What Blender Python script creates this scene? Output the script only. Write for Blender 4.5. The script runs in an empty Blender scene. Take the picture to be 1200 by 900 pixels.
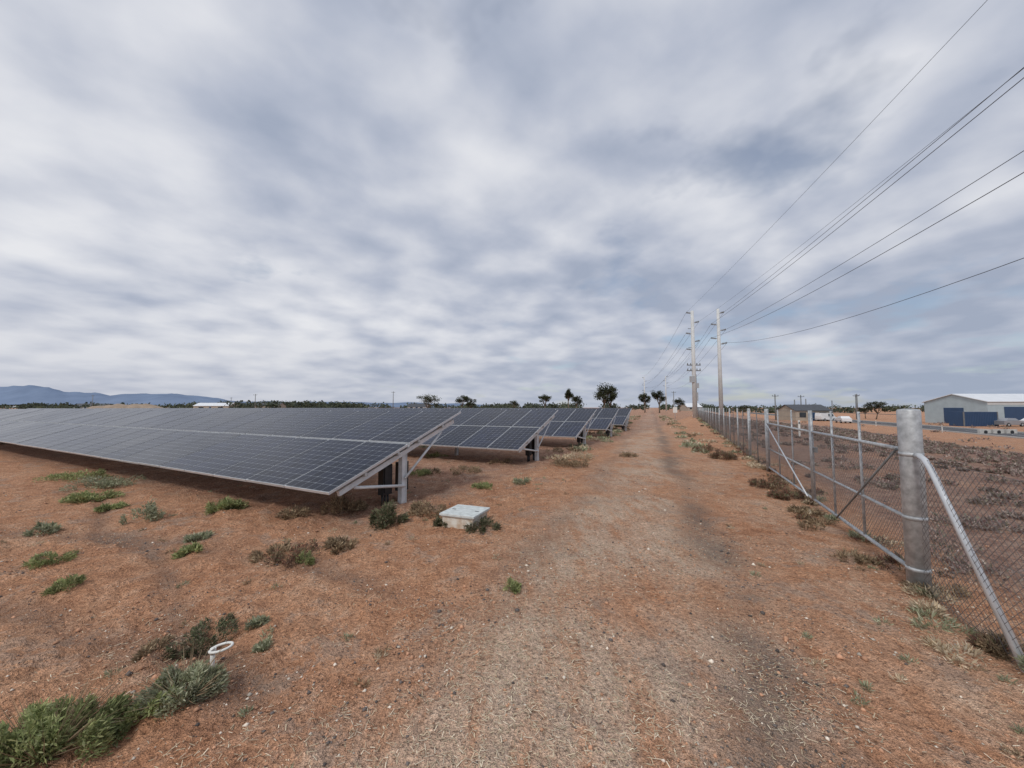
import bpy, math, random
import numpy as np
from mathutils import Vector
rng=np.random.default_rng(7); random.seed(7)
scene=bpy.context.scene
COL=scene.collection
H=1.65
# ---------------------------------------------------------------- materials
def newmat(name):
    m=bpy.data.materials.new(name); m.use_nodes=True
    nt=m.node_tree; b=nt.nodes["Principled BSDF"]
    return m,nt,b
def N(nt,t,**kw):
    n=nt.nodes.new(t)
    for k,v in kw.items():
        if k in n.bl_rna.properties: setattr(n,k,v)
        else: n.inputs[k].default_value=v
    return n
def lk(nt,a,b): nt.links.new(a,b)
def math_n(nt,op,a,b=None,c=None,clamp=False):
    n=nt.nodes.new('ShaderNodeMath'); n.operation=op; n.use_clamp=clamp
    for i,v in enumerate((a,b,c)):
        if v is None: continue
        if isinstance(v,(int,float)): n.inputs[i].default_value=v
        else: nt.links.new(v,n.inputs[i])
    return n.outputs[0]
def mixc(nt,f,a,b,mode='MIX'):
    n=nt.nodes.new('ShaderNodeMix'); n.data_type='RGBA'; n.blend_type=mode
    for s,v in ((n.inputs[0],f),(n.inputs[6],a),(n.inputs[7],b)):
        if isinstance(v,(int,float)): s.default_value=v
        elif isinstance(v,tuple): s.default_value=(*v,1) if len(v)==3 else v
        else: nt.links.new(v,s)
    return n.outputs[2]
def ramp(nt,f,stops):
    n=nt.nodes.new('ShaderNodeValToRGB'); nt.links.new(f,n.inputs[0])
    e=n.color_ramp.elements
    while len(e)<len(stops): e.new(.5)
    for i,(p,c) in enumerate(stops):
        e[i].position=p; e[i].color=(*c,1) if len(c)==3 else c
    return n.outputs[0]
def simple(name,col,rough=.6,metal=0,var=.25,scale=8,bump=0,col2=None,spec=.5):
    m,nt,b=newmat(name)
    tc=N(nt,'ShaderNodeTexCoord')
    nz=N(nt,'ShaderNodeTexNoise',Scale=scale,Detail=5.0,Roughness=.6)
    lk(nt,tc.outputs['Object'],nz.inputs['Vector'])
    c2=col2 or tuple(c*(1-var) for c in col)
    r=ramp(nt,nz.outputs[0],[(.35,c2),(.65,col)])
    lk(nt,r,b.inputs['Base Color'])
    b.inputs['Roughness'].default_value=rough; b.inputs['Metallic'].default_value=metal
    b.inputs['Specular IOR Level'].default_value=spec
    if bump:
        bp=N(nt,'ShaderNodeBump',Strength=bump,Distance=.01)
        lk(nt,nz.outputs[0],bp.inputs['Height']); lk(nt,bp.outputs[0],b.inputs['Normal'])
    return m
def attrmat(name,rough=.8,trans=0.0,attr='col'):
    m,nt,b=newmat(name)
    a=N(nt,'ShaderNodeAttribute'); a.attribute_name=attr
    lk(nt,a.outputs['Color'],b.inputs['Base Color'])
    b.inputs['Roughness'].default_value=rough
    b.inputs['Specular IOR Level'].default_value=.2
    if trans:
        t=N(nt,'ShaderNodeBsdfTranslucent'); lk(nt,a.outputs['Color'],t.inputs[0])
        mx=N(nt,'ShaderNodeMixShader'); mx.inputs[0].default_value=trans
        lk(nt,b.outputs[0],mx.inputs[1]); lk(nt,t.outputs[0],mx.inputs[2])
        lk(nt,mx.outputs[0],nt.nodes['Material Output'].inputs[0])
    return m
M={}
M['galv']=simple('galvanised_steel',(.56,.58,.59),.5,.35,.38,16,.1)
M['pile']=simple('galvanised_pile',(.72,.74,.75),.6,0,.18,10,.1)
M['galv_dark']=simple('weathered_steel',(.26,.27,.27),.6,.4,.35,10)
M['wire']=simple('fence_wire',(.24,.22,.21),.6,.4,.3,5)
M['cable']=simple('cable',(.07,.075,.085),.6,0,.2,5)
M['alu']=simple('aluminium_frame',(.68,.70,.72),.4,.4,.15,6)
M['black']=simple('black_plastic',(.022,.023,.026),.45,0,.2,12)
M['concrete']=simple('pole_concrete',(.66,.67,.66),.7,0,.16,2.2,.1)
M['pvc']=simple('white_pvc',(.82,.81,.76),.4,0,.14,25)
M['pitlid']=simple('pit_lid_concrete',(.66,.70,.68),.75,0,.28,16,.3)
M['pitbody']=simple('pit_body',(.70,.68,.61),.7,0,.35,10,.2,col2=(.50,.38,.27))
M['bark']=simple('bark',(.20,.16,.12),.9,0,.5,8,.4)
M['leaf']=attrmat('foliage',.7,.25)
M['stone']=attrmat('stones',.9)
M['straw']=attrmat('straw',.8)
M['asphalt']=simple('asphalt',(.10,.10,.105),.9,0,.3,3,.2)
M['paint']=simple('road_paint',(.75,.75,.72),.7,0,.1,4)
M['kerb']=simple('kerb_concrete',(.58,.56,.52),.8,0,.2,3)
M['white_wall']=simple('white_cladding',(.66,.68,.67),.6,0,.08,.8)
M['roof_w']=simple('light_metal_roof',(.78,.80,.82),.45,0,.1,.7)
M['roof_d']=simple('dark_roof',(.07,.075,.085),.6,0,.2,1)
M['teal']=simple('grey_blue_cladding',(.42,.50,.53),.55,0,.12,1)
M['blue']=simple('blue_door',(.03,.07,.15),.5,0,.12,1)
M['beige']=simple('beige_wall',(.42,.36,.29),.8,0,.12,1)
M['glass']=simple('window_glass',(.03,.04,.05),.1,0,.1,1)
M['carw']=simple('white_car_paint',(.75,.76,.77),.25,0,.04,1)
M['carg']=simple('silver_car_paint',(.35,.36,.38),.3,.4,.04,1)
M['tyre']=simple('tyre_rubber',(.02,.02,.02),.8,0,.1,4)
M['mound']=simple('earth_mound',(.36,.28,.21),.95,0,.3,.3,.3)
M['hill']=simple('hill_scrub_painted_haze',(.21,.27,.38),1,0,.16,.004,spec=0,col2=(.165,.215,.31))  # scrub colour shifted to blue-grey: distance haze painted into the base colour
def solar():
    m,nt,b=newmat('solar_cells')
    uv=N(nt,'ShaderNodeUVMap'); uv.uv_map='UVMap'
    s=N(nt,'ShaderNodeSeparateXYZ'); lk(nt,uv.outputs[0],s.inputs[0])
    u=math_n(nt,'MULTIPLY',s.outputs[0],6.0); v=math_n(nt,'MULTIPLY',s.outputs[1],10.0)
    fu=math_n(nt,'ABSOLUTE',math_n(nt,'SUBTRACT',math_n(nt,'FRACT',u),.5))
    fv=math_n(nt,'ABSOLUTE',math_n(nt,'SUBTRACT',math_n(nt,'FRACT',v),.5))
    gu=math_n(nt,'GREATER_THAN',fu,.484); gv=math_n(nt,'GREATER_THAN',fv,.484)
    dm=math_n(nt,'GREATER_THAN',math_n(nt,'ADD',fu,fv),.90)
    g=math_n(nt,'MAXIMUM',math_n(nt,'MAXIMUM',gu,gv),dm)
    bb=math_n(nt,'LESS_THAN',math_n(nt,'ABSOLUTE',math_n(nt,'SUBTRACT',math_n(nt,'FRACT',math_n(nt,'MULTIPLY',s.outputs[0],18.0)),.5)),.025)
    fl=N(nt,'ShaderNodeCombineXYZ'); lk(nt,math_n(nt,'FLOOR',u),fl.inputs[0]); lk(nt,math_n(nt,'FLOOR',v),fl.inputs[1])
    at=N(nt,'ShaderNodeAttribute'); at.attribute_name='rnd'
    lk(nt,at.outputs['Fac'],fl.inputs[2])
    wn=N(nt,'ShaderNodeTexWhiteNoise'); lk(nt,fl.outputs[0],wn.inputs[0])
    base=mixc(nt,wn.outputs[0],(.007,.010,.021),(.013,.018,.038))
    tint=mixc(nt,at.outputs['Fac'],(.75,.75,.75),(1.4,1.4,1.4))
    base=mixc(nt,1.0,base,tint,'MULTIPLY')
    base=mixc(nt,math_n(nt,'MULTIPLY',bb,.22),base,(.25,.26,.28))
    base=mixc(nt,g,base,(.22,.24,.27))
    tc=N(nt,'ShaderNodeTexCoord')
    nz=N(nt,'ShaderNodeTexNoise',Scale=1.3,Detail=4.0); lk(nt,tc.outputs['Object'],nz.inputs['Vector'])
    dust=math_n(nt,'MULTIPLY',nz.outputs[0],.035)
    base=mixc(nt,dust,base,(.30,.26,.24))
    lk(nt,base,b.inputs['Base Color'])
    r=math_n(nt,'ADD',math_n(nt,'MULTIPLY',nz.outputs[0],.12),math_n(nt,'ADD',math_n(nt,'MULTIPLY',at.outputs['Fac'],.05),.12)); lk(nt,r,b.inputs['Roughness'])
    b.inputs['IOR'].default_value=1.22
    b.inputs['Specular IOR Level'].default_value=.5
    return m
M['solar']=solar()
# ---------------------------------------------------------------- noise
def _h(ix,iy,s):
    n=np.sin(ix*127.1+iy*311.7+s*74.7)*43758.5453
    return n-np.floor(n)
def vn(x,y,s=0):
    ix=np.floor(x); iy=np.floor(y); fx=x-ix; fy=y-iy
    fx=fx*fx*(3-2*fx); fy=fy*fy*(3-2*fy)
    a=_h(ix,iy,s); b=_h(ix+1,iy,s); c=_h(ix,iy+1,s); d=_h(ix+1,iy+1,s)
    return (a*(1-fx)+b*fx)*(1-fy)+(c*(1-fx)+d*fx)*fy
def fbm(x,y,o=4,s=0):
    t=0;a=.5;w=0
    for i in range(o):
        t=t+a*vn(x,y,s+i*3.1); w+=a; a*=.5; x,y=x*1.62-y*1.22+1.7,x*1.22+y*1.62+9.2
    return t/w
def sst(t):
    t=np.clip(t,0,1); return t*t*(3-2*t)
def lat(x,y): return (x-2.05-.45*y)/1.097
def big(x,y):
    return -1.7*sst((lat(x,y)-1.5)/20.)
def masks(x,y):
    t=(x+.28-.36*y)/1.063+ .45*(fbm(x*.35,y*.35,3,5)-.5)
    brk=.35+1.3*sst((fbm(x*.8,y*.8,3,9)-.36)/.3)
    rR=np.exp(-((t-.85-.2*(fbm(x*.9,y*.9,2,6)-.5))/.26)**2)*np.clip(brk,0,1); rL=np.exp(-((t+.9)/.25)**2)*np.clip(1.5-brk,0,1)
    cen=np.exp(-(t/1.15)**4)
    edge=np.exp(-((t-1.9)/.45)**2)
    l1=np.abs(y-5.4+.34*(x+7)+.5*np.sin(x*.5))/1.06
    l2=np.abs(y-3.8+.34*(x+7)+.5*np.sin(x*.5))/1.06
    l3=np.abs(y-2.5+.75*(x+1.6)+.15*np.sin(x*2))/1.25
    left=sst((-t-1.3)/.8)
    lr=(np.exp(-(l1/.18)**2)+np.exp(-(l2/.18)**2)+np.exp(-(l3/.12)**2))*left*sst((x+12)/4)
    return t,rR,rL,cen,edge,lr,left
def gz(x,y,micro=True):
    x=np.asarray(x,float); y=np.asarray(y,float)
    z=big(x,y)
    r=np.hypot(x,y)
    f=1/(1+(r/22.)**3)
    t,rR,rL,cen,edge,lr,left=masks(x,y)
    z=z+f*(.10*(fbm(x*.45,y*.45,3,1)-.5)+.050*(fbm(x*2.1,y*2.1,4,2)-.5)*(.6+.9*left))
    z=z+f*(.036*(fbm(x*8,y*8,3,3)-.5)*(.7+.9*left)+.030*np.maximum(0,fbm(x*5,y*5,3,8)-.56)*4*(.35+left))
    z=z-f*(.022*rR+.018*rL+.035*lr)+f*.01*cen
    return z
def g1(x,y): return float(gz(np.array([x]),np.array([y]))[0])
# ---------------------------------------------------------------- mesh builders
def npmesh(name,V,F,mat,col=None,parent=None,smooth=False):
    V=np.asarray(V,np.float32); F=np.asarray(F,np.int32)
    me=bpy.data.meshes.new(name)
    me.vertices.add(len(V)); me.vertices.foreach_set('co',V.ravel())
    k=F.shape[1]; me.loops.add(F.size); me.loops.foreach_set('vertex_index',F.ravel())
    me.polygons.add(len(F)); me.polygons.foreach_set('loop_start',np.arange(0,F.size,k,dtype=np.int32))
    me.update(calc_edges=True)
    if smooth: me.polygons.foreach_set('use_smooth',np.ones(len(F),bool))
    if col is not None:
        a=me.attributes.new('col','FLOAT_COLOR','POINT')
        c=np.ones((len(V),4),np.float32); c[:,:3]=col; a.data.foreach_set('color',c.ravel())
    me.materials.append(mat); me.validate()
    o=bpy.data.objects.new(name,me); COL.objects.link(o)
    if parent is not None:
        o.parent=parent; me.transform(__import__('mathutils').Matrix.Translation(-parent.location))
    return o
def empty(name,loc=(0,0,0)):
    e=bpy.data.objects.new(name,None); e.location=loc; e.empty_display_size=.3; COL.objects.link(e); return e
class Acc:
    def __init__(s): s.v=[];s.f=[];s.m=[];s.mats=[];s.sm=[]
    def mi(s,k):
        if k not in s.mats: s.mats.append(k)
        return s.mats.index(k)
    def poly(s,pts,mat,smooth=False):
        b=len(s.v); s.v+= [tuple(p) for p in pts]; s.f.append(tuple(range(b,b+len(pts)))); s.m.append(s.mi(mat)); s.sm.append(smooth)
    def box(s,c,h,mat,ax=None,bev=0):
        c=Vector(c)
        if ax is None: ax=(Vector((1,0,0)),Vector((0,1,0)),Vector((0,0,1)))
        ax=[Vector(a).normalized() for a in ax]; b=len(s.v)
        for z in(-1,1):
            for x,y in((-1,-1),(1,-1),(1,1),(-1,1)):
                s.v.append(tuple(c+ax[0]*x*h[0]+ax[1]*y*h[1]+ax[2]*z*h[2]))
        for f in((3,2,1,0),(4,5,6,7),(0,1,5,4),(1,2,6,5),(2,3,7,6),(3,0,4,7)):
            s.f.append(tuple(b+i for i in f)); s.m.append(s.mi(mat)); s.sm.append(False)
    def tube(s,pts,r,mat,seg=8,caps=True):
        pts=[Vector(p) for p in pts]; n=len(pts)
        rs=r if isinstance(r,(list,tuple)) else [r]*n
        b=len(s.v); up=None
        for i,p in enumerate(pts):
            d=(pts[min(i+1,n-1)]-pts[max(i-1,0)]).normalized()
            if up is None: up=Vector((0,0,1)) if abs(d.z)<.9 else Vector((1,0,0))
            a=d.cross(up).normalized(); c=a.cross(d).normalized(); up=c
            for k in range(seg):
                t=2*math.pi*k/seg; s.v.append(tuple(p+(a*math.cos(t)+c*math.sin(t))*rs[i]))
        for i in range(n-1):
            for k in range(seg):
                k2=(k+1)%seg
                s.f.append((b+i*seg+k,b+i*seg+k2,b+(i+1)*seg+k2,b+(i+1)*seg+k)); s.m.append(s.mi(mat)); s.sm.append(True)
        if caps:
            s.f.append(tuple(b+k for k in range(seg))[::-1]); s.m.append(s.mi(mat)); s.sm.append(False)
            s.f.append(tuple(b+(n-1)*seg+k for k in range(seg))); s.m.append(s.mi(mat)); s.sm.append(False)
    def build(s,name,parent=None):
        me=bpy.data.meshes.new(name)
        off=Vector(parent.location) if parent else Vector((0,0,0))
        me.from_pydata([tuple(Vector(v)-off) for v in s.v],[],s.f)
        for k in s.mats: me.materials.append(M[k])
        me.polygons.foreach_set('material_index',s.m); me.polygons.foreach_set('use_smooth',s.sm)
        me.update()
        o=bpy.data.objects.new(name,me); COL.objects.link(o)
        if parent: o.parent=parent
        return o
# ---------------------------------------------------------------- ground
def ground():
    ang=np.concatenate([np.arange(-72,72,.25),np.arange(72,288,2.0)])
    ang=np.radians(ang); na=len(ang)
    rad=np.concatenate([[.02],np.geomspace(.35,70,430),np.geomspace(72,7000,60)]); nr=len(rad)
    A,R=np.meshgrid(ang,rad); X=R*np.sin(A); Y=R*np.cos(A)
    Z=gz(X,Y)
    V=np.stack([X,Y,Z],-1).reshape(-1,3)
    i,j=np.meshgrid(np.arange(nr-1),np.arange(na),indexing='ij'); j2=(j+1)%na
    F=np.stack([i*na+j,i*na+j2,(i+1)*na+j2,(i+1)*na+j],-1).reshape(-1,4)[:, ::-1]
    x=V[:,0].astype(float); y=V[:,1].astype(float)
    t,rR,rL,cen,edge,lr,left=masks(x,y)
    la=lat(x,y)
    n=fbm(x*1.5,y*1.5,4,11)
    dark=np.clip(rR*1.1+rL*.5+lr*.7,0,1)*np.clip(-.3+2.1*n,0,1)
    straw=np.clip(cen*.95*np.clip(2.6*fbm(x*.9,y*.9,4,33)-.6,0,1)+edge*.4*(n>.45)+.08,0,1)
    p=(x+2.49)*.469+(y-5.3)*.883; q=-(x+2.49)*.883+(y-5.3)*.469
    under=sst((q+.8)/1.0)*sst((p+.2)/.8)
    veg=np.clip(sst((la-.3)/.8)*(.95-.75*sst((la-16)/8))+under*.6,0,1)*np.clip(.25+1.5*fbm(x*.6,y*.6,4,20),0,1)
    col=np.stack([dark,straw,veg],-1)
    m,nt,b=newmat('red_dirt')
    tc=N(nt,'ShaderNodeTexCoord'); at=N(nt,'ShaderNodeAttribute'); at.attribute_name='col'
    sp=N(nt,'ShaderNodeSeparateColor'); lk(nt,at.outputs['Color'],sp.inputs[0])
    def nz(sc,d=6.0,ro=.6,vec=None,dist=0.0):
        q=N(nt,'ShaderNodeTexNoise',Scale=sc,Detail=d,Roughness=ro,Distortion=dist); lk(nt,vec or tc.outputs['Object'],q.inputs['Vector']); return q.outputs[0]
    mp=N(nt,'ShaderNodeMapping'); mp.inputs['Rotation'].default_value=(0,0,math.radians(20)); mp.inputs['Scale'].default_value=(1,.25,1); lk(nt,tc.outputs['Object'],mp.inputs[0])
    big_n=nz(.7,4.0,.65); mid=nz(4.5,5.0,.7); fine=nz(34.,3.0,.75); vfine=nz(130.,2.0,.7); stre=nz(5.,4.0,.65,mp.outputs[0])
    c=ramp(nt,big_n,[(.32,(.39,.175,.090)),(.5,(.55,.275,.150)),(.66,(.65,.385,.235))])
    c=mixc(nt,.58,c,ramp(nt,mid,[(.32,(.30,.140,.080)),(.48,(.54,.275,.155)),(.58,(.63,.36,.225)),(.68,(.78,.53,.37))]))
    pale=math_n(nt,'MULTIPLY',sp.outputs[1],ramp(nt,stre,[(.36,(.2,.2,.2)),(.56,(1,1,1))]))
    c=mixc(nt,math_n(nt,'MULTIPLY',pale,.72),c,(.66,.52,.40))
    gp=math_n(nt,'MULTIPLY',ramp(nt,nz(1.3,6.0,.75,None,.3),[(.55,(0,0,0)),(.59,(1,1,1))]),.45)
    c=mixc(nt,gp,c,(.42,.33,.265))
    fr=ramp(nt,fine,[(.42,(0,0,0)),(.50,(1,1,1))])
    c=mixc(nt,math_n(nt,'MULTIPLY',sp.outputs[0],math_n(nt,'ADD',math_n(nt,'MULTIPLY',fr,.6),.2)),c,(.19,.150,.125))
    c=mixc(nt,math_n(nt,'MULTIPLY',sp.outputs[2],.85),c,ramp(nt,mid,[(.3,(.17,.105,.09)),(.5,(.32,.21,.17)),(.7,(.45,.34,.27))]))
    c=mixc(nt,1.0,c,ramp(nt,fine,[(.30,(.40,.38,.36)),(.44,(.9,.9,.9)),(.54,(1.05,1.05,1.05)),(.68,(1.4,1.4,1.38))]),'MULTIPLY')  # cavity shade between clods painted into the dirt colour, crests lightened
    c=mixc(nt,1.0,c,ramp(nt,vfine,[(.32,(.55,.55,.55)),(.5,(1.,1.,1.)),(.66,(1.3,1.3,1.3))]),'MULTIPLY')
    vo=N(nt,'ShaderNodeTexVoronoi',Scale=26.0,Randomness=1.0); lk(nt,tc.outputs['Object'],vo.inputs['Vector'])
    spk=math_n(nt,'MULTIPLY',math_n(nt,'LESS_THAN',vo.outputs['Distance'],.2),ramp(nt,mid,[(.44,(0,0,0)),(.56,(1,1,1))]))
    c=mixc(nt,math_n(nt,'MULTIPLY',spk,.6),c,(.15,.10,.08))
    lk(nt,c,b.inputs['Base Color']); b.inputs['Roughness'].default_value=.95; b.inputs['Specular IOR Level'].default_value=.1
    hh=math_n(nt,'ADD',math_n(nt,'MULTIPLY',mid,1.6),math_n(nt,'MULTIPLY',fine,1.0))
    bp=N(nt,'ShaderNodeBump',Strength=1.0,Distance=.055); lk(nt,hh,bp.inputs['Height']); lk(nt,bp.outputs[0],b.inputs['Normal'])
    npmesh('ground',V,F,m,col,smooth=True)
ground()
# ---------------------------------------------------------------- leaves
def unit(v): return v/np.maximum(1e-6,np.linalg.norm(v,axis=-1,keepdims=True))
def leaves(P,D,L,W):
    n=len(P); S=unit(np.cross(D,rng.normal(size=(n,3))))
    L=np.asarray(L).reshape(-1,1); W=np.asarray(W).reshape(-1,1)
    V=np.stack([P,P+D*L*.5+S*W,P+D*L,P+D*L*.5-S*W],1).reshape(-1,3)
    F=np.arange(4*n).reshape(n,4); return V,F
PAL={'green':[(.32,.35,.15),(.39,.41,.20),(.23,.27,.11)],
     'grey':[(.36,.38,.24),(.44,.44,.31),(.27,.28,.17)],
     'tree':[(.05,.062,.03),(.08,.09,.045),(.065,.07,.035)],
     'dark':[(.12,.135,.07),(.18,.19,.11),(.25,.20,.14)],
     'brown':[(.33,.235,.15),(.43,.33,.21),(.22,.16,.10)],
     'red':[(.27,.135,.095),(.19,.12,.09),(.20,.18,.10)],
     'scrub':[(.29,.185,.165),(.35,.275,.245),(.23,.21,.155),(.42,.35,.30)],
     'straw':[(.58,.47,.32),(.46,.37,.25),(.70,.60,.45)]}
def pal(kind,n):
    p=np.array(PAL[kind]); c=p[rng.integers(0,len(p),n)]
    return c*rng.uniform(.65,1.3,(n,1))
def tuft_data(x,y,r,h,kind,n,ll=.035,lw=.006,up=.6):
    k=max(5,int(7+r*26))
    ca=rng.uniform(0,2*np.pi,k); cr=r*.85*np.sqrt(rng.uniform(0,1,k)); ch=h*(1-.55*(cr/r)**2)*rng.uniform(.45,1.1,k)
    cs=r*rng.uniform(.12,.32,k)
    idx=rng.integers(0,k,n)
    th=rng.uniform(0,2*np.pi,n); ph=rng.uniform(0,1,n)
    rr=cs[idx]*np.sqrt(rng.uniform(0,1,n))
    px=cr[idx]*np.cos(ca[idx])+rr*np.cos(th); py=cr[idx]*np.sin(ca[idx])+rr*np.sin(th)
    zz=ch[idx]*ph**.7*np.sqrt(np.clip(1-(rr/cs[idx])**2*.7,0,1))
    P=np.stack([x+px,y+py,zz],-1); P[:,2]+=gz(P[:,0],P[:,1])-.004
    D=unit(np.stack([px/r,py/r,np.full(n,up)],-1)+rng.normal(size=(n,3))*.5)
    V,F=leaves(P,D,ll*rng.uniform(.6,1.5,n),lw*rng.uniform(.6,1.3,n))
    kc=rng.uniform(.75,1.2,k)[idx]
    c=pal(kind,n)*kc[:,None]
    return V,F,np.repeat(c,4,axis=0)
def merge(parts):
    Vs=[];Fs=[];Cs=[];o=0
    for V,F,C in parts: Vs.append(V);Fs.append(F+o);Cs.append(C);o+=len(V)
    return np.concatenate(Vs),np.concatenate(Fs),np.concatenate(Cs)
def plant(name,x,y,r,h,kind,n,**k):
    e=tuft_data(x,y,r,h,kind,n,**k)
    parts=[e]
    m=max(14,int(n/40)); a=rng.uniform(0,6.28,m); d=r*rng.uniform(.3,1.15,m)
    P=np.stack([x+.15*r*np.cos(a),y+.15*r*np.sin(a),np.zeros(m)],-1); P[:,2]=gz(P[:,0],P[:,1])
    T=np.stack([d*np.cos(a),d*np.sin(a),h*rng.uniform(.3,1.1,m)],-1); L=np.linalg.norm(T,axis=1)
    V,F=leaves(P,unit(T),L,np.full(m,.0022)); parts.append((V,F,np.repeat(pal('brown',m)*.9,4,axis=0)))
    V,F,C=merge(parts); npmesh(name,V,F,M['leaf'],C)
T=[('green_weed',.0,3.6,.09,.09,'green',700),
('saltbush',-2.27,1.97,.28,.25,'green',9000),
('saltbush',-1.86,2.30,.22,.17,'grey',4200),
('saltbush',-2.02,2.20,.16,.12,'green',2200),
('dry_weed',-2.21,2.86,.20,.13,'dark',1500),
('dry_weed',-2.42,2.72,.14,.08,'brown',600),
('green_weed',-1.96,3.02,.08,.07,'grey',600),
('green_weed',-1.70,2.76,.06,.06,'grey',450),
('green_weed',-4.04,3.6,.14,.10,'green',1100),
('green_weed',-4.9,4.2,.20,.10,'green',1500),
('green_weed',-3.66,4.5,.13,.09,'green',800),
('green_weed',-3.9,4.9,.16,.07,'grey',700),
('saltbush',-4.6,6.35,.32,.20,'green',2300),
('dry_weed',-2.38,4.35,.28,.20,'red',1500),
('green_weed',-2.2,4.2,.10,.14,'green',800),
('dry_weed',-2.0,4.6,.2,.12,'brown',800),
('dry_weed',-2.75,4.5,.18,.10,'brown',600),
('dry_weed',-5.37,5.7,.22,.30,'grey',800),
('saltbush',-7.5,6.95,.38,.2,'green',2200),
('saltbush',-8.6,8.2,.6,.2,'grey',2200),
('saltbush',-9.9,8.9,.6,.2,'green',1800),
('green_weed',-6.6,6.4,.2,.1,'green',900),
('dry_weed',-6.2,5.2,.15,.08,'grey',500),
('saltbush',-1.78,5.62,.27,.34,'dark',3000),
('dry_weed',-2.64,6.15,.30,.30,'brown',1700),
('dry_weed',-3.3,5.95,.22,.14,'brown',800),
('dry_weed',-.42,5.36,.25,.14,'dark',1500),
('dry_weed',-.98,5.5,.12,.12,'dark',700),
('dry_weed',-1.3,6.1,.3,.15,'brown',1100),
('green_weed',-.61,8.0,.22,.12,'green',900),
('green_weed',-2.27,9.4,.3,.2,'green',900),
('dry_weed',-1.2,9.9,.4,.2,'brown',900),
('dry_grass_clump',1.72,11.2,.6,.28,'brown',2200),
('dry_grass_clump',2.2,12.6,.5,.25,'straw',1500),
('dry_weed',3.85,13.,.35,.16,'brown',900),
('dry_weed',.2,8.6,.25,.1,'grey',600),
('red_shrub',6.75,12.4,.42,.32,'red',2400),
('red_shrub',7.3,14.6,.5,.35,'red',1600),
('red_shrub',5.35,8.2,.36,.18,'red',1600),
('red_shrub',5.05,7.2,.30,.15,'red',1500),
('dry_weed',4.65,6.2,.24,.10,'brown',900),
('dry_weed',3.35,2.75,.16,.10,'brown',1300),
('green_weed',3.25,2.45,.13,.12,'grey',1100)]
for nm,x,y,r,h,k,n in T: plant(nm,x,y,r,h,k,n,ll=.030 if y<4.5 else .05,lw=.0045 if y<4.5 else .008)
parts=[]
for i in range(1600):
    s=19*rng.uniform(0,1)**.8+.45; yy=rng.uniform(0,1)**1.4*60-1
    x=2.05+.45*yy+s*1.1; d=math.hypot(x,yy)
    if fbm(np.array([x*.8]),np.array([yy*.8]),4,41)[0]<.36: continue
    r=rng.uniform(.08,.36); n=int(np.clip(800/(1+d*.12)**1.5,36,380))
    parts.append(tuft_data(x,yy,r,r*rng.uniform(.3,.7),'scrub',n,ll=.03+d*.003,lw=.004+d*.0009))
for i in range(60):
    yy=rng.uniform(5,90); x=2.05+.45*yy+rng.uniform(20,60)
    if 29<lat(x,yy)<41: continue
    parts.append(tuft_data(x,yy,rng.uniform(.3,.8),.4,'scrub',40,ll=.2,lw=.06))
V,F,C=merge(parts); npmesh('low_scrub',V,F,M['leaf'],C)
parts=[]
for i in range(520):
    a=rng.uniform(-.6,45)**1.0; p=rng.uniform(.5,48)
    if p<3 and a>.6 and rng.uniform()<.7: continue
    x=-2.49-.883*a+.469*p; y=5.3+.469*a+.883*p
    d=math.hypot(x,y)
    if (x+.28-.36*y)/1.063>-1.5: continue
    parts.append(tuft_data(x,y,rng.uniform(.12,.4),rng.uniform(.06,.22),rng.choice(['brown','brown','straw','grey','green']),int(np.clip(2600/d,60,260)),ll=.05+d*.002,lw=.006+d*.0006))
for i in range(190):
    y=rng.uniform(0,1)**1.3*60+2.6; x=2.05+.45*y+rng.normal()*.22+.05; d=math.hypot(x,y)
    parts.append(tuft_data(x,y,rng.uniform(.08,.26),rng.uniform(.04,.13),rng.choice(['brown','straw','red','grey']),int(np.clip(1500/d,50,300)),ll=.04+d*.002,lw=.003+d*.0005))
for i in range(130):
    y=rng.uniform(12,75); x=-.28+.36*y+rng.choice([-1,1])*rng.uniform(1.7,3.2)
    parts.append(tuft_data(x,y,rng.uniform(.15,.45),rng.uniform(.06,.2),rng.choice(['brown','straw','grey']),70,ll=.12,lw=.03))
for i in range(170):
    r=1.6+10*rng.uniform()**1.3; a=rng.uniform(-1.0,.95); x=r*math.sin(a); y=r*math.cos(a)
    tt=(x+.28-.36*y)/1.063
    if abs(tt)<1.2 or lat(x,y)>0: continue
    parts.append(tuft_data(x,y,rng.uniform(.02,.07),rng.uniform(.01,.04),rng.choice(['brown','straw','grey']),60,ll=.03,lw=.003))
V,F,C=merge(parts); npmesh('dry_grass',V,F,M['leaf'],C)
# straw litter
n=115000
r=.8+13*rng.uniform(0,1,n)**1.4; a=rng.uniform(-1.15,1.15,n)
x=r*np.sin(a); y=r*np.cos(a)
t,rR,rL,cen,edge,lr,left=masks(x,y)
keep=rng.uniform(0,1,n)<np.clip(.02+.85*cen*np.clip(3*fbm(x*.9,y*.9,4,33)-1.0,0,1)+.35*edge+.3*rR+.8*(fbm(x*1.6,y*1.6,4,50)-.52)*2,0,1)
x=x[keep];y=y[keep];n=len(x)
P=np.stack([x,y,gz(x,y)+rng.uniform(.001,.008,n)],-1)
az=rng.uniform(0,2*np.pi,n); D=unit(np.stack([np.cos(az),np.sin(az),rng.normal(size=n)*.10],-1))
L=rng.uniform(.008,.045,n); S=unit(np.cross(D,np.array([0,0,1.])))
W=rng.uniform(.0008,.0018,n)[:,None]*(1+np.hypot(x,y)[:,None]*.08)
V=np.stack([P-S*W,P+S*W,P+D*L[:,None]+S*W,P+D*L[:,None]-S*W],1).reshape(-1,3)
npmesh('straw_litter',V,np.arange(4*n).reshape(n,4),M['straw'],np.repeat(pal('straw',n)*1.05,4,axis=0))
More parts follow.
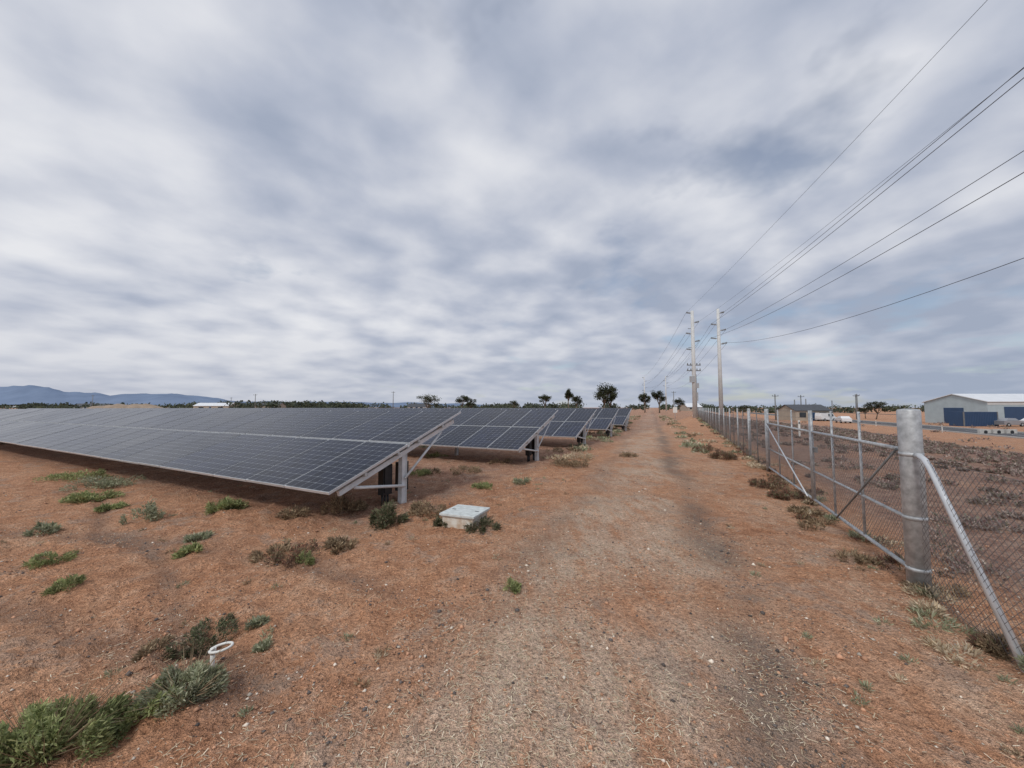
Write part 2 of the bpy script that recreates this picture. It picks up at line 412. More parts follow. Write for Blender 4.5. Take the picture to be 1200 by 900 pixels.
# gravel and clods
n=120000
r=.8+13*rng.uniform(0,1,n)**1.4; a=rng.uniform(-1.15,1.15,n)
x=r*np.sin(a); y=r*np.cos(a)
t,rR,rL,cen,edge,lr,left=masks(x,y)
cl=fbm(x*1.7,y*1.7,4,60)
keep=rng.uniform(0,1,n)<np.clip(.12+1.0*rR*sst((cl-.38)/.15)+.5*rL*(cl>.45)+.5*lr+(cl>.58)*.5,0,1)
x=x[keep];y=y[keep];t=rR[keep];cl=cl[keep];n=len(x)
s=np.clip(rng.lognormal(-5.4,.55,n),.002,.024)
base=np.array([[1,0,0],[0,1,0],[-1,0,0],[0,-1,0],[0,0,.7],[0,0,-.7]])
B=base[None]*s[:,None,None]*rng.uniform(.6,1.4,(n,6,3)); az=rng.uniform(0,6.28,n)
cx=B[...,0]*np.cos(az)[:,None]-B[...,1]*np.sin(az)[:,None]; cy=B[...,0]*np.sin(az)[:,None]+B[...,1]*np.cos(az)[:,None]
V=np.stack([cx+x[:,None],cy+y[:,None],B[...,2]+(gz(x,y)+s*.3)[:,None]],-1).reshape(-1,3)
f=np.array([[0,1,4],[1,2,4],[2,3,4],[3,0,4],[1,0,5],[2,1,5],[3,2,5],[0,3,5]])
F=(f[None]+6*np.arange(n)[:,None,None]).reshape(-1,3)
dk=(rng.uniform(0,1,n)<.22+.55*t)[:,None]; pl=(rng.uniform(0,1,n)<.15)[:,None]
pc=np.where(dk,np.array([[.14,.12,.11]]),np.where(pl,np.array([[.68,.60,.50]]),np.array([[.50,.28,.175]])))*rng.uniform(.6,1.4,(n,1))
npmesh('gravel',V,F,M['stone'],np.repeat(pc,6,axis=0))
# ---------------------------------------------------------------- solar arrays
rd=Vector((-.883,.469,0)); pd=Vector((.469,.883,0))
WX=3.05; HL=.5; HT=1.57
sl=Vector((pd.x*WX,pd.y*WX,HT-HL)); SL=sl.length; sd=sl.normalized(); nr_=rd.cross(sd).normalized()
if nr_.z<0: nr_=-nr_
def solar_row(L,length,detail):
    L=Vector((L[0],L[1],0)); e=empty('solar_panel_array',L)
    MW=.995; pitch=1.012; gap=.05; ML=(SL-gap)/2
    n=int(length/pitch)
    V=[];F=[];UV=[];R=[]; fa=Acc()
    o0=L+Vector((0,0,HL))
    for i in range(n):
        for j in range(2):
            dz=random.uniform(-.004,.004)
            o=o0+rd*(i*pitch)+sd*(j*(ML+gap))+nr_*dz
            a=rd*MW; b=sd*ML
            c=o+a*.5+b*.5-nr_*.02
            fa.box(c,(MW/2,ML/2,.018),'alu',(rd,sd,nr_))
            fr=.012; q=[o+rd*fr+sd*fr+nr_*.003,o+rd*(MW-fr)+sd*fr+nr_*.003,o+rd*(MW-fr)+sd*(ML-fr)+nr_*.003,o+rd*fr+sd*(ML-fr)+nr_*.003]
            bi=len(V); V+=[tuple(p-L) for p in q]; F.append((bi,bi+1,bi+2,bi+3))
            UV+=[(0,0),(1,0),(1,1),(0,1)]; R.append(random.random())
    me=bpy.data.meshes.new('solar_modules'); me.from_pydata(V,[],F)
    if me.polygons[0].normal.z<0: me.flip_normals(); 
    uv=me.uv_layers.new(name='UVMap')
    for p in me.polygons:
        for li in p.loop_indices:
            k=me.loops[li].vertex_index; uv.data[li].uv=UV[k]
    at=me.attributes.new('rnd','FLOAT','FACE'); at.data.foreach_set('value',R)
    me.materials.append(M['solar']); ob=bpy.data.objects.new('solar_modules',me); COL.objects.link(ob); ob.parent=e
    fa.build('module_frames',e)
    s=Acc()
    tot=n*pitch
    for fr in (.2,.42,.5,.58,.8):
        c=o0+sl*fr+rd*(tot/2-.02)-nr_*(.075 if fr!=.5 else .052)
        s.box(c,(tot/2-.02,.022,.03) if fr!=.5 else (tot/2-.02,.03,.008),'galv',(rd,sd,nr_))
    a=.10; k=0
    while a<tot:
        base=L+rd*a
        s.box(base+Vector((0,0,HL))+sl*.5-nr_*.145,(.025,SL*.44,.038),'pile',(rd,sd,nr_))
        pc=base+pd*WX*.5; gzz=g1(pc.x,pc.y); top=(HL+HT)/2-.17
        hh=(top-gzz+.3)/2; zc=gzz-.3+hh
        s.box(pc+Vector((0,0,zc)),(.05,.004,hh),'pile',(pd,rd,Vector((0,0,1))))
        for q in(-1,1):
            s.box(pc+pd*(.054*q)+rd*.022+Vector((0,0,zc)),(.004,.045,hh),'pile',(pd,rd,Vector((0,0,1))))
        p0=pc+Vector((0,0,gzz+.30))-rd*.03; p1=base+Vector((0,0,HL))+sl*.14-nr_*.19-rd*.03
        s.tube([p0,p1],.026,'pile',6)
        p1=base+Vector((0,0,HL))+sl*.80-nr_*.19-rd*.03
        s.tube([pc+Vector((0,0,gzz+.42))-rd*.03,p1],.022,'pile',6)
        a+=3.036; k+=1
    s.build('support_frame',e)
    b=Acc()
    for off in(.17,-.22):
        pc=L+pd*(WX*.5+off)+rd*.30; z=g1(pc.x,pc.y)
        b.box(pc+Vector((0,0,.44)),(.10,.06,.25),'black',(pd,rd,Vector((0,0,1))))
        b.box(pc+Vector((0,0,.44))-rd*.068,(.08,.008,.21),'black',(pd,rd,Vector((0,0,1))))
        for q in(-.06,0,.06):
            b.tube([pc+pd*q+Vector((0,0,.20)),pc+pd*q+Vector((0,0,z-.05))],.020,'black',6)
        b.tube([pc+pd*.03+Vector((0,0,.69)),pc+pd*.03+Vector((0,0,.86))],.014,'black',6)
    for dz,a1 in((.12,3),(.2,1.6)):
        pts=[]
        for i in range(13):
            tt=i/12; pts.append(L+rd*(.3+tt*a1)+pd*1.4+Vector((0,0,.80-dz*math.sin(math.pi*tt))))
        b.tube(pts,.012,'black',5)
    b.build('combiner_box',e)
LS=[(-2.49,5.3),(.16,10.6),(2.5,15.2),(5.0,20.5),(7.45,26),(9.2,31.5),(10.9,37),(12.5,42.5),(14.1,48)]
for i,l in enumerate(LS): solar_row(l,62 if i<3 else 70,i)
# ---------------------------------------------------------------- fence
fd=Vector((.45,1,0)).normalized()
def FP(y,z=0,side=0):
    return Vector((2.09+.45*y+side*fd.y,y-side*fd.x,z))
def chain(acc,y0,y1,z0,z1,sp=.062,r=.0017):
    L=(y1-y0)*1.0966; hh=z1-z0
    def pt(s,z):
        y=y0+s/1.0966; p=FP(y); p.z=z0+z+big(p.x,p.y)+.006*math.sin(s*7.1+z*4); 
        q=.006*math.sin(s*3.3)+.01*math.sin(s*1.1+z*2); return p+Vector((fd.y,-fd.x,0))*q
    s=-hh
    while s<L:
        for sg in(1,-1):
            a0,b0=(s,0.) ; a1,b1=(s+hh,hh)
            if a0<0: b0=-a0; a0=0
            if a1>L: b1=hh-(a1-L); a1=L
            if a1-a0>.02:
                if sg==1: p=[pt(a0+(a1-a0)*i/4,b0+(b1-b0)*i/4) for i in range(5)]
                else: p=[pt(a0+(a1-a0)*i/4,hh-(b0+(b1-b0)*i/4)) for i in range(5)]
                acc.tube(p,r,'wire',3,False)
        s+=sp
def post(acc,y,h,r,seg=12,mat='galv',side=0):
    p=FP(y,0,side); z=g1(p.x,p.y)
    acc.tube([(p.x,p.y,z-.1),(p.x,p.y,h)],r,mat,seg)
def straightwire(acc,y0,y1,z,r=.0022,side=0,mat='wire'):
    acc.tube([FP(y0,z,side),FP(y1,z,side)],r,mat,4,False)
fe=empty('chain_link_fence',FP(10)); 
a=Acc()
post(a,10.0,1.62,.045)
y=12.8
k=0
while y<66:
    post(a,y,1.62,.030 if k%4 else .045,8); y+=2.8; k+=1
y=11.4
while y<66: post(a,y,1.55,.012,6,'galv_dark'); y+=2.8
a.build('posts',fe)
a=Acc(); chain(a,10,34,.03,1.22,.066,.0017); chain(a,34,66,.03,1.22,.13,.0030)
for z in(.08,.62,1.22): straightwire(a,10,66,z)
for z in(1.34,1.46,1.57): straightwire(a,10,66,z,.003)
a.build('chain_link_mesh',fe)
fe2=empty('chain_link_fence',FP(3.62))
a=Acc()
p=FP(3.62); z=g1(p.x,p.y)
a.tube([(p.x,p.y,z-.1),(p.x,p.y,1.615),(p.x,p.y,1.632),(p.x,p.y,1.64)],[.083,.083,.075,.03],'galv',28)
for hz in(.16,.62,1.2): a.tube([(p.x,p.y,hz),(p.x,p.y,hz+.035)],.087,'galv',28)
pts=[FP(3.54,1.215),FP(3.49,1.215),FP(3.42,1.19),FP(3.35,1.13),FP(3.28,1.04),FP(2.5,-.02)]
a.tube(pts,.0245,'alu',12)
post(a,.6,1.25,.03); post(a,-2.4,1.25,.03); post(a,-5.4,1.25,.03)
a.build('strainer_post',fe2)
a=Acc(); chain(a,-5.4,3.52,-.02,1.19,.062,.0018)
for z in(.03,.6,1.19): straightwire(a,-5.4,3.52,z)
a.build('chain_link_mesh',fe2)
def gate(y0,y1,flip):
    e=empty('gate',FP(y0)); a=Acc(); g=.13; t=1.245
    R=.021
    for yy in(y0,y1): a.tube([FP(yy,g),FP(yy,1.60)],R,'galv',10)
    n=2
    for i in range(1,n+1):
        yy=y0+(y1-y0)*i/(n+1); a.tube([FP(yy,g),FP(yy,1.60)],.014,'galv',8)
    for z,r in((g,R),(t,R),(.60,.017)):
        a.tube([FP(y0,z,.003),FP(y1,z,.003)],r,'galv' ,10)
    ym=(y0+y1)/2
    if flip: a.tube([FP(y1,t,-.035),FP(y0+(y1-y0)*.05,g,-.035)],.013,'alu',8)
    else: a.tube([FP(y0,t,-.035),FP(ym+.3,g,-.035)],.011,'galv_dark',8)
    a.build('frame',e)
    b=Acc(); chain(b,y0,y1,g,t,.062,.0017)
    for z in(1.36,1.47,1.58): straightwire(b,y0,y1,z,.003)
    b.build('chain_link_mesh',e)
    c=Acc()
    for z in(.3,1.1):
        for yy in((y0-.06,) if not flip else (y1+.05,)):
            c.box(FP(yy,z),(.06,.02,.025),'galv',(fd,Vector((fd.y,-fd.x,0)),Vector((0,0,1))))
    c.box(FP(y1 if not flip else y0,.95,.03),(.05,.03,.04),'galv_dark',(fd,Vector((fd.y,-fd.x,0)),Vector((0,0,1))))
    c.build('hinges_and_latch',e)
gate(3.78,6.45,False); gate(6.52,9.9,True)
# ---------------------------------------------------------------- pit box and pipe stub
e=empty('concrete_pit',(-.66,5.5,0)); z0=g1(-.66,5.5)
a=Acc(); ax=(Vector((.93,-.36,0)),Vector((.36,.93,0)),Vector((0,0,1)))
c=Vector((-.66,5.55,z0))
a.box(c+Vector((0,0,.05)),(.235,.235,.10),'pitbody',ax)
a.box(c+Vector((0,0,.163)),(.25,.25,.010),'pitbody',ax)
ob=a.build('body',e); 
mod=ob.modifiers.new('b','BEVEL'); mod.width=.008; mod.segments=2
a=Acc(); a.box(c+Vector((0,0,.188)),(.265,.265,.014),'pitlid',ax)
for q in(-1,1): a.box(c+ax[0]*(.18*q)+Vector((0,0,.203)),(.03,.012,.002),'black',ax)
ob=a.build('lid',e); mod=ob.modifiers.new('b','BEVEL'); mod.width=.006; mod.segments=2
e=empty('pvc_standpipe',(-1.93,2.6,0)); z0=g1(-1.93,2.6)
a=Acc(); x,y=-1.945,2.6
a.tube([(x,y,z0-.05),(x+.004,y,z0+.115)],.0135,'pvc',16)
a.tube([(x+.004,y,z0+.10),(x+.004,y,z0+.135)],.017,'pvc',16)
a.tube([(x-.012,y+.012,z0-.05),(x-.016,y+.012,z0+.09)],.006,'pvc',10)
pts=[]
for i in range(25):
    t=math.radians(-150+i*325/24); pts.append((x+.055+.066*math.cos(t),y+.05*math.sin(t),z0+.138+.012*math.cos(t*1)))
a.tube(pts,.0078,'pvc',10)
a.tube([(x+.004,y,z0+.13),(x+.02,y-.012,z0+.142),pts[0]],.008,'pvc',10)
a.build('pipe',e)
# ---------------------------------------------------------------- power poles and wires
wd=Vector((13,47,0)).normalized(); ws=Vector((wd.y,-wd.x,0))
def power_pole(x,y,h,r0,r1,arms,eq=False):
    z=float(big(np.array([x]),np.array([y]))[0]); e=empty('power_pole',(x,y,z)); a=Acc()
    a.tube([(x,y,z-.2),(x,y,z+h)],[r0,r1],'concrete',14)
    a.build('pole',e); b=Acc(); att=[]
    for zz,sd_,l in arms:
        p0=Vector((x,y,zz)); p1=p0+ws*sd_*l+Vector((0,0,.2))
        b.tube([p0,p1],.07,'galv',6)
        for i in range(4):
            q=p0.lerp(p1,.42+.16*i); b.tube([q,q+ws*sd_*.06],.15,'galv_dark',8)
        att.append(p1)
    for zz,sd_,l in arms[1::2]:
        p0=Vector((x,y,zz-.9)); b.tube([p0,p0-ws*sd_*.7],.045,'galv_dark',6)
    if eq:
        b.box((x-.35,y-.1,z+6.2),(.30,.28,.5),'galv'); b.box((x+.42,y,z+5.2),(.26,.22,.4),'galv')
        for zz in(7.6,8.5): 
            b.box((x,y-.05,z+zz),(1.1,.07,.07),'galv_dark')
            for q in(-1,-.5,.5,1): b.tube([(x+q,y-.05,z+zz+.07),(x+q,y-.05,z+zz+.35)],.07,'galv_dark',6)
        b.box((x+.3,y,z+3.4),(.22,.2,.7),'galv')
        b.tube([(x+.34,y,z),(x+.34,y,z+7)],.06,'galv_dark',6)
    b.build('insulators',e); return att
arms1=[(17.0,-1,.9),(15.4,1,1.0),(13.6,-1,1.),(12.3,1,1.),(11.0,-1,1.)]
arms2=[(17.1,1,.9),(15.2,-1,1.1),(14.2,1,1.1),(12.9,-1,1.2),(12.0,1,1.2)]
A1=power_pole(29.4,62,17.4,.36,.24,arms1,True)
A2=power_pole(33.9,62.5,17.9,.34,.22,arms2)
B1=power_pole(6.5,-36,17.4,.34,.22,arms1); B2=power_pole(7.9,-32,17.9,.30,.19,arms2)
C1=power_pole(62,180,16,.3,.2,[(z-1.5,s,l) for z,s,l in arms1]); C2=power_pole(70,175,16,.3,.2,[(z-1.5,s,l) for z,s,l in arms2])
def wires(name,A,B,sags,r=.018):
    a=Acc()
    for p,q,s in zip(A,B,sags):
        a.tube([p.lerp(q,i/28)-Vector((0,0,4*s*(i/28)*(1-i/28))) for i in range(29)],r,'cable',5,False)
    return a.build(name)
wires('power_lines',A2,B2,[1.1,1.3,1.6,2.6,4.0],.017)
wires('power_lines',A1,B1,[1.0,1.3],.009)
wires('power_lines',A2,C2,[2,2.2,2.4,2.6,3]); wires('power_lines',A1,C1,[2,2.2,2.4,2.5,3])
def small_pole(x,y,h,r=.14,cross=1.2):
    z=float(big(np.array([x]),np.array([y]))[0]); e=empty('utility_pole',(x,y,z)); a=Acc()
    a.tube([(x,y,z-.2),(x,y,z+h)],[r*1.2,r*.8],'galv_dark',8)
    if cross:
        a.box((x,y-.12,z+h-.5),(cross,.06,.06),'galv_dark')
        for q in(-.9,0,.9): a.tube([(x+q*cross,y-.12,z+h-.43),(x+q*cross,y-.12,z+h-.2)],.06,'galv_dark',6)
    a.build('pole',e)
for x,y,h,c in [(69,101,6.8,.8),(84,112,7,.9),(100,112,7.2,.9),(112,125,7.8,.8),(98,118,5.5,0),(77,105,5.5,0),(90,118,6,0),(-120,180,8,.9),(-245,225,9,.9),(-54,175,9,.8),(63,150,8,.8),(-175,240,8,.8)]:
    small_pole(x,y,h,.16,c)
# ---------------------------------------------------------------- trees
def tree(x,y,h,w,trunk=.35,kind='tree',n=1800,seed=1,name='gum_tree'):
    z=float(big(np.array([x]),np.array([y]))[0]); rs=random.Random(seed); e=empty(name,(x,y,z)); a=Acc()
    base=Vector((x,y,z)); fork=base+Vector((rs.uniform(-.3,.3),rs.uniform(-.3,.3),h*trunk))
    a.tube([base-Vector((0,0,.2)),base.lerp(fork,.5)+Vector((rs.uniform(-.1,.1),0,0)),fork],[h*.035,h*.027,h*.022],'bark',8)
    ends=[]
    for i in range(7):
        t=i*2.4+rs.uniform(-.4,.4); rr=w*.5*rs.uniform(.35,.85); hh=h*rs.uniform(trunk+.2,.9)
        p=base+Vector((rr*math.cos(t),rr*math.sin(t),hh)); mid=fork.lerp(p,.5)+Vector((0,0,h*.05))
        a.tube([fork,mid,p],[h*.018,h*.011,h*.005],'bark',6); ends.append(p)
        p2=mid+Vector((rs.uniform(-1,1)*w*.25,rs.uniform(-1,1)*w*.25,h*rs.uniform(.1,.25))); a.tube([mid,p2],[h*.008,h*.004],'bark',5); ends.append(p2)
    ends.append(base+Vector((0,0,h*.9)))
    a.build('trunk',e)
    P=[];C=[]
    for p in ends:
        m=n//len(ends); s=np.array([w*.15,w*.15,h*.085])*rs.uniform(.7,1.25)
        q=rng.normal(size=(m,3)); q=unit(q)*rng.uniform(0,1.15,(m,1))**.5
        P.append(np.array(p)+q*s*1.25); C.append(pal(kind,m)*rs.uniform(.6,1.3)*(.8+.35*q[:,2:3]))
    P=np.concatenate(P); C=np.concatenate(C)
    D=unit(rng.normal(size=P.shape)+[0,0,-.4]); V,F=leaves(P,D,rng.uniform(.03,.06,len(P))*h,rng.uniform(.010,.02,len(P))*h)
    npmesh('crown',V,F,M['leaf'],np.repeat(C,4,axis=0),parent=e)
for i,(u,Y,h,w,t) in enumerate([(-98,115,5.6,7,.25),(-58,125,5.8,5,.35),(-48,130,4.8,4,.3),(38,130,6.2,6,.35),(66,125,7.2,3.5,.5),(76,140,6,4,.35),(108,100,8.0,6.6,.3),(114,104,6.2,4,.3),(155,125,6.4,4.2,.35),(172,118,7.0,4,.35),(196,150,5.5,5,.3),(3,170,5,5,.3),(424,110,5.2,5,.3),(412,118,4.2,4,.3),(270,150,4.2,5,.3)]):
    tree(u/450*Y,Y,h,w,t,'tree',2000,i+3)
parts=[]
for i in range(330):
    Y=rng.uniform(230,420); u=rng.uniform(-800,900)
    if rng.uniform()<.45: u=rng.choice([-560,-470,-340,-300,-260,-230,-210,-20,20,240,330])+rng.normal()*25
    x=u/450*Y; z=float(big(np.array([x]),np.array([Y]))[0])
    w=rng.uniform(3,9); h=rng.uniform(2.6,5.2)*(1.3 if -380<u<-190 else 1)*Y/300
    m=90; q=unit(rng.normal(size=(m,3)))*rng.uniform(0,1,(m,1))**.4
    P=np.array([x,Y,z+h*.55])+q*np.array([w,w,h*.5]); P[:,2]=np.maximum(P[:,2],z)
    V,F=leaves(P,unit(rng.normal(size=(m,3))),rng.uniform(.8,2.,m),rng.uniform(.4,.9,m))
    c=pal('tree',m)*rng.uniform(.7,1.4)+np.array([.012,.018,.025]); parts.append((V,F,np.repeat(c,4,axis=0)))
V,F,C=merge(parts); npmesh('distant_trees',V,F,M['leaf'],C)
# ---------------------------------------------------------------- hills
def hills():
    us=np.arange(-1400,20,6.); ks=np.array([-1400,-800,-640,-560,-520,-470,-400,-345,-330,-250,-150,-60,20]); hs=np.array([14,22,25,22,17,15,16,11,8,7,6,5,0])
    prof=np.interp(us,ks,hs)+3.5*(fbm(us*.035,us*0,4,70)-.5)*np.interp(us,ks,hs)/12
    js=np.linspace(0,1,14); V=[]
    for j in js:
        Y=2700+j*1300; b=math.sin(math.pi*min(1,j*.95+.03))**.8
        rid=fbm(us*.03+j*1.5,np.full_like(us,j*6),4,80)
        V.append(np.stack([us/450*Y,np.full_like(us,Y),prof/450*3350*b*(.75+.5*rid)-3*(j in(0,1))],-1))
    n=len(us); V=np.concatenate(V); i,j=np.meshgrid(np.arange(13),np.arange(n-1),indexing='ij')
    F=np.stack([i*n+j,i*n+j+1,(i+1)*n+j+1,(i+1)*n+j],-1).reshape(-1,4)
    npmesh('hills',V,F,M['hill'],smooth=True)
hills()
def mound(x,y,wx,wy,h,seed):
    n=36;m=14;xs=np.linspace(-1,1,n);ys=np.linspace(-1,1,m);A,B=np.meshgrid(xs,ys)
    Z=h*np.clip(1-A**4,0,1)*np.clip(1-B**2,0,1)*(.55+.9*fbm(A*4+seed,B*3,4,seed))-.05
    V=np.stack([x+A*wx,y+B*wy,Z],-1).reshape(-1,3); i,j=np.meshgrid(np.arange(m-1),np.arange(n-1),indexing='ij')
    F=np.stack([i*n+j,i*n+j+1,(i+1)*n+j+1,(i+1)*n+j],-1).reshape(-1,4); npmesh('earth_mound',V,F,M['mound'],smooth=True)
mound(-205,205,22,5,3.3,3)
# ---------------------------------------------------------------- road on the right
def road():
    a=Acc(); 
    def strip(o0,o1,dz,mat,y0=-60,y1=260,step=4,dash=None):
        y=y0
        while y<y1:
            if dash and int((y-y0)/dash)%2: y+=dash; continue
            ye=y+(dash or step); P=[]
            for yy,o in((y,o0),(y,o1),(ye,o1),(ye,o0)):
                X=2.05+.45*yy+o*1.097; P.append((X,yy,-1.7+dz))
            a.poly(P,mat); y=ye
    strip(31.3,38.5,.02,'asphalt'); strip(34.83,34.95,.024,'paint',dash=4.); strip(31.6,31.72,.024,'paint'); strip(38.1,38.22,.024,'paint')
    a.build('road')
    k=Acc()
    for o in(31.15,38.65):
        y=-60
        while y<260:
            X=2.05+.45*(y+4)+o*1.097; k.box((X,y+4,-1.64),(.14,4.385,.08),'kerb',(Vector((fd.y,-fd.x,0)),fd,Vector((0,0,1)))); y+=8
    k.build('kerb')
road()
# ---------------------------------------------------------------- buildings
def gable(name,x,y,z,wx,wy,he,ha,wall,roof,ridge='x',doors=(),yaw=0):
    e=empty(name,(x,y,z)); 
    a=Acc()
    x0,x1,y0,y1=0,wx,0,wy
    prof=[(y0,0),(y1,0),(y1,he),((y0+y1)/2,ha),(y0,he)]
    for X in(x0,x1): a.poly([(X,p,q) for p,q in prof],wall)
    for Y in(y0,y1): a.poly([(x0,Y,0),(x1,Y,0),(x1,Y,he),(x0,Y,he)],wall)
    w=a.build('walls'); w.parent=e
    r=Acc(); ov=.3; th=.12
    ym=(y0+y1)/2
    for s in(0,1):
        Y=y0-ov if s==0 else y1+ov; zE=he-ov*(ha-he)/(ym-y0)
        lo=[(x0-ov,Y,zE+.02),(x1+ov,Y,zE+.02),(x1+ov,ym,ha+.02),(x0-ov,ym,ha+.02)]
        hi=[(p[0],p[1],p[2]+th) for p in lo]
        r.poly(lo[::-1],roof); r.poly(hi,roof)
        for i in range(4): r.poly([lo[i],lo[(i+1)%4],hi[(i+1)%4],hi[i]],roof)
    w=r.build('roof'); w.parent=e
    d=Acc()
    for face,s,b,wd_,hd,mat in doors:
        if face=='f': d.box((s+wd_/2,-.04,b+hd/2),(wd_/2,.035,hd/2),mat)
        else: d.box((-.04,s+wd_/2,b+hd/2),(.035,wd_/2,hd/2),mat)
    if doors: w=d.build('doors_and_windows'); w.parent=e
    e.rotation_euler[2]=yaw
    return e
gable('industrial_shed',92.5,75,-1.7,42,11.5,4.5,6.1,'teal','roof_w','x',[('f',3.2,0,4.2,3.5,'blue'),('f',9.6,0,4.2,3.5,'blue'),('f',15.5,0,1,2.1,'white_wall'),('f',18,1.2,2.4,1,'glass'),('f',24,0,5,3.6,'blue'),('l',1.2,0,1,2.1,'blue'),('l',4.0,0,3.6,3.3,'blue'),('f',8.2,0,.3,4.3,'white_wall'),('f',-.01,3.9,42,.5,'white_wall')])
gable('house',72,98,-1.7,9,7,2.6,4.0,'beige','roof_d','x',[('f',1,.9,1.6,1.2,'glass'),('f',4,0,1,2.1,'blue'),('f',6,.9,1.8,1.2,'glass')])
def cont(x,y,z,c):
    e=empty('shipping_container',(x,y,z)); a=Acc(); a.box((x+3,y,z+1.3),(3,1.2,1.28),c)
    for i in range(20): a.box((x+.2+i*.295,y-1.215,z+1.3),(.07,.02,1.15),c)
    for q in(0,6): a.box((x+q,y-1.2,z+1.3),(.08,.06,1.3),'galv_dark')
    a.build('body',e)
cont(80.5,70,-1.7,'blue')
for u,Y,w,he,wl,rf in [(-515,255,20,3.2,'white_wall','roof_d'),(-372,240,22,3.5,'beige','roof_w'),(-122,215,10,2.8,'white_wall','roof_d'),(-300,265,16,3.8,'beige','roof_d'),(205,190,7,2.7,'beige','roof_w')]:
    x=u/450*Y; gable('house' if w<16 else 'farm_shed',x,Y,float(big(np.array([x]),np.array([Y]))[0]),w,9,he-.8,he+1,wl,rf,'x',[('f',w*.15,.9,w*.14,1.1,'glass'),('f',w*.45,0,1.2,2.1,'blue'),('f',w*.7,.9,w*.14,1.1,'glass')])
# ---------------------------------------------------------------- vehicles
def car(x,y,z,yaw,paint,van=False):
    e=empty('parked_car',(x,y,z)); a=Acc()
    if van: pr=[(-2.3,.35),(2.3,.35),(2.35,.9),(1.75,1.15),(1.2,1.95),(-2.2,1.98),(-2.35,1.2)]
    else: pr=[(-2.2,.32),(2.2,.32),(2.25,.72),(1.9,.9),(.95,1.0),(.35,1.46),(-1.1,1.48),(-1.75,1.05),(-2.2,1.0)]
    W=.86
    def wd_(q): return W if q<1.02 else W-.14*(q-1.0)/.45 if not van else W-.05
    L=[(p,-wd_(q),q) for p,q in pr]; R=[(p,wd_(q),q) for p,q in pr]
    a.poly(L,paint); a.poly(R[::-1],paint)
    for i in range(len(pr)):
        j=(i+1)%len(pr); a.poly([L[i],R[i],R[j],L[j]],paint)
    for s in(-1,1):
        yy=s*(W-.06+.012) if not van else s*(W+.012)
        if van: g=[(-.2,1.2),(1.35,1.2),(1.1,1.75),(-.2,1.75)]
        else: g=[(-1.5,1.06),(.72,1.06),(.28,1.38),(-1.05,1.4)]
        yt=yy-s*(.08 if not van else .03)
        a.poly([(g[0][0],yy+s*.03,g[0][1]),(g[1][0],yy+s*.03,g[1][1]),(g[2][0],yt,g[2][1]),(g[3][0],yt,g[3][1])],'glass')
        for wx in(-1.35,1.4):
            a.tube([(wx,s*.68,.33),(wx,s*.9,.33)],.33,'tyre',18); a.tube([(wx,s*.88,.33),(wx,s*.91,.33)],.19,'galv',12)
    if not van: a.poly([(.9,-.7,1.045),(.9,.7,1.045),(.42,.62,1.43),(.42,-.62,1.43)],'glass')
    o=a.build('body'); o.parent=e; e.rotation_euler[2]=yaw
yw=math.atan2(1,.45)
for x,y,yaw,p,v in [(72,84,yw,'carw',False),(78,96,.2,'carw',True),(88,68.5,.1,'carg',False),(95,70,.0,'carw',False)]:
    car(x,y,-1.68,yaw,p,v)
e=empty('culvert_headwall',(62,50,-1.7)); a=Acc()
for i in range(3): a.box((61+i*1.7,50,-1.5),(.7,.15,.35),'kerb'); a.tube([(61+i*1.7,49.8,-1.5),(61+i*1.7,50.4,-1.5)],.22,'black',14)
a.build('headwall',e)
for y,o in((22,4),(36,29.5),(52,29.5),(70,29.5),(95,29.5)):
    X=2.05+.45*y+o*1.097; z=float(big(np.array([X]),np.array([y]))[0]); e=empty('guide_post',(X,y,z)); a=Acc()
    a.box((X,y,z+.5),(.05,.015,.5),'pvc'); a.box((X,y-.018,z+.85),(.03,.003,.06),'black'); a.build('post',e)
e=empty('marker_sign',(24.5,58,0)); a=Acc(); a.tube([(24.5,58,-.1),(24.5,58,1.5)],.04,'galv',8); a.box((24.5,57.93,1.3),(.32,.012,.42),'pvc'); a.build('sign',e)
# ---------------------------------------------------------------- sky and light
SE=math.radians(46); SR=math.radians(205)
w=bpy.data.worlds.new('World'); scene.world=w; w.use_nodes=True; nt=w.node_tree
for n_ in list(nt.nodes): nt.nodes.remove(n_)
out=N(nt,'ShaderNodeOutputWorld')
sky=N(nt,'ShaderNodeTexSky'); sky.sky_type='NISHITA'; sky.sun_disc=False; sky.sun_elevation=SE; sky.sun_rotation=SR
b1=N(nt,'ShaderNodeBackground',Strength=.10); lk(nt,sky.outputs[0],b1.inputs[0])
tc=N(nt,'ShaderNodeTexCoord'); sp=N(nt,'ShaderNodeSeparateXYZ'); lk(nt,tc.outputs['Generated'],sp.inputs[0])
zc=math_n(nt,'MAXIMUM',sp.outputs[2],0.0); dn=math_n(nt,'ADD',zc,.19)
cb=N(nt,'ShaderNodeCombineXYZ'); lk(nt,math_n(nt,'DIVIDE',sp.outputs[0],dn),cb.inputs[0]); lk(nt,math_n(nt,'DIVIDE',sp.outputs[1],dn),cb.inputs[1])
mp=N(nt,'ShaderNodeMapping'); mp.inputs['Rotation'].default_value=(0,0,math.radians(-35)); mp.inputs['Location'].default_value=(5.3,2.2,0); lk(nt,cb.outputs[0],mp.inputs[0])
def wn(sc,d,ro,di):
    q=N(nt,'ShaderNodeTexNoise',Scale=sc,Detail=d,Roughness=ro,Distortion=di); lk(nt,mp.outputs[0],q.inputs['Vector']); return q.outputs[0]
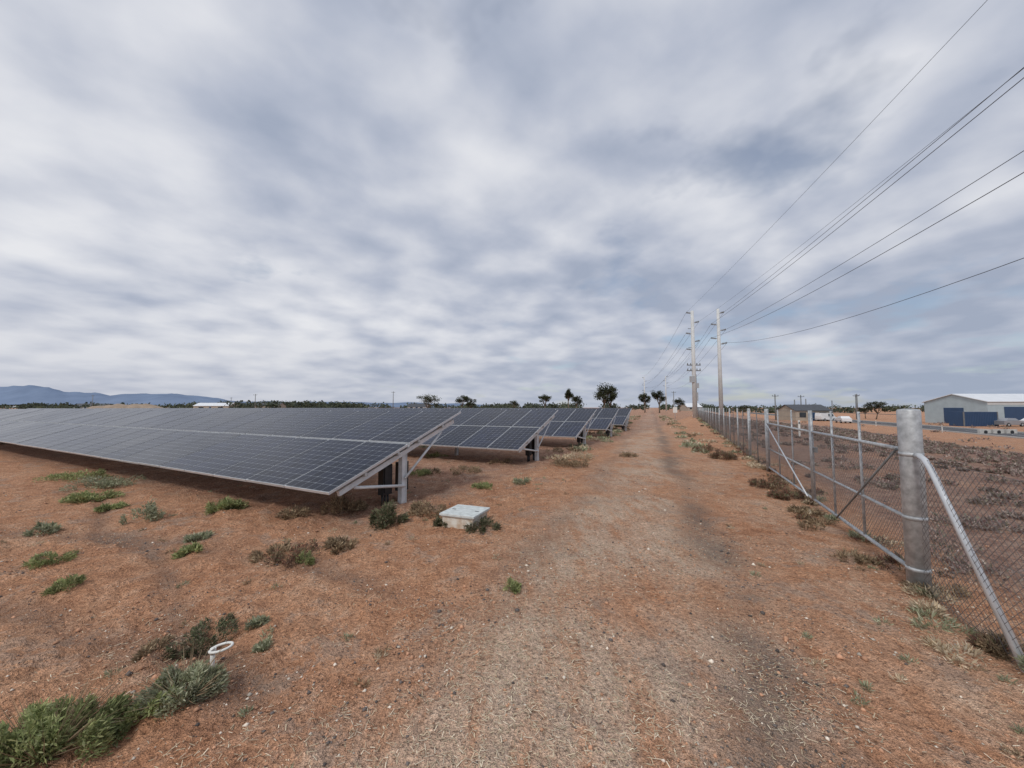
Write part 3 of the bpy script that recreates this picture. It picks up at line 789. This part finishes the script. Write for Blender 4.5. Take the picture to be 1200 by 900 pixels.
n1=wn(1.0,2.0,.5,.1); n2=wn(4.0,5.0,.45,.1); n3=wn(1.6,5.0,.55,0.)
v=math_n(nt,'ADD',math_n(nt,'MULTIPLY',n1,.56),math_n(nt,'MULTIPLY',n2,.44))
g=math_n(nt,'MULTIPLY',sp.outputs[0],-.11); v=math_n(nt,'ADD',v,g)
cc=ramp(nt,v,[(.34,(.36,.41,.52)),(.44,(.47,.51,.61)),(.51,(.57,.60,.68)),(.59,(.68,.70,.76)),(.69,(.79,.80,.835))])
hz=ramp(nt,zc,[(0.0,(1,1,1)),(.05,(.65,.65,.65)),(.2,(0,0,0))])
hc=mixc(nt,math_n(nt,'ADD',math_n(nt,'MULTIPLY',sp.outputs[0],.6),.5,clamp=True),(.52,.54,.61),(.33,.39,.50))
cc=mixc(nt,math_n(nt,'MULTIPLY',hz,.7),cc,hc)
b2=N(nt,'ShaderNodeBackground',Strength=1.0); lk(nt,cc,b2.inputs[0])
gapm=ramp(nt,math_n(nt,'ADD',n3,math_n(nt,'MULTIPLY',sp.outputs[0],-.09)),[(.28,(.5,.5,.5)),(.40,(0,0,0))])
ms=N(nt,'ShaderNodeMixShader'); lk(nt,gapm,ms.inputs[0]); lk(nt,b2.outputs[0],ms.inputs[1]); lk(nt,b1.outputs[0],ms.inputs[2]); lk(nt,ms.outputs[0],out.inputs[0])
sl_=bpy.data.lights.new('sun','SUN'); sl_.energy=1.5; sl_.angle=math.radians(10); sl_.color=(1,.97,.92)
so=bpy.data.objects.new('sun',sl_); so.rotation_euler=(math.radians(44),0,math.radians(-25)); COL.objects.link(so)
# ---------------------------------------------------------------- camera
cd=bpy.data.cameras.new('camera'); cd.sensor_width=36; cd.lens=36*451/1200; cd.clip_end=20000; cd.clip_start=.05
co=bpy.data.objects.new('camera',cd); co.location=(0,0,H); co.rotation_euler=(math.radians(90+3.5),0,0); COL.objects.link(co); scene.camera=co
scene.view_settings.view_transform='Standard'; scene.view_settings.look='None'; scene.view_settings.exposure=0
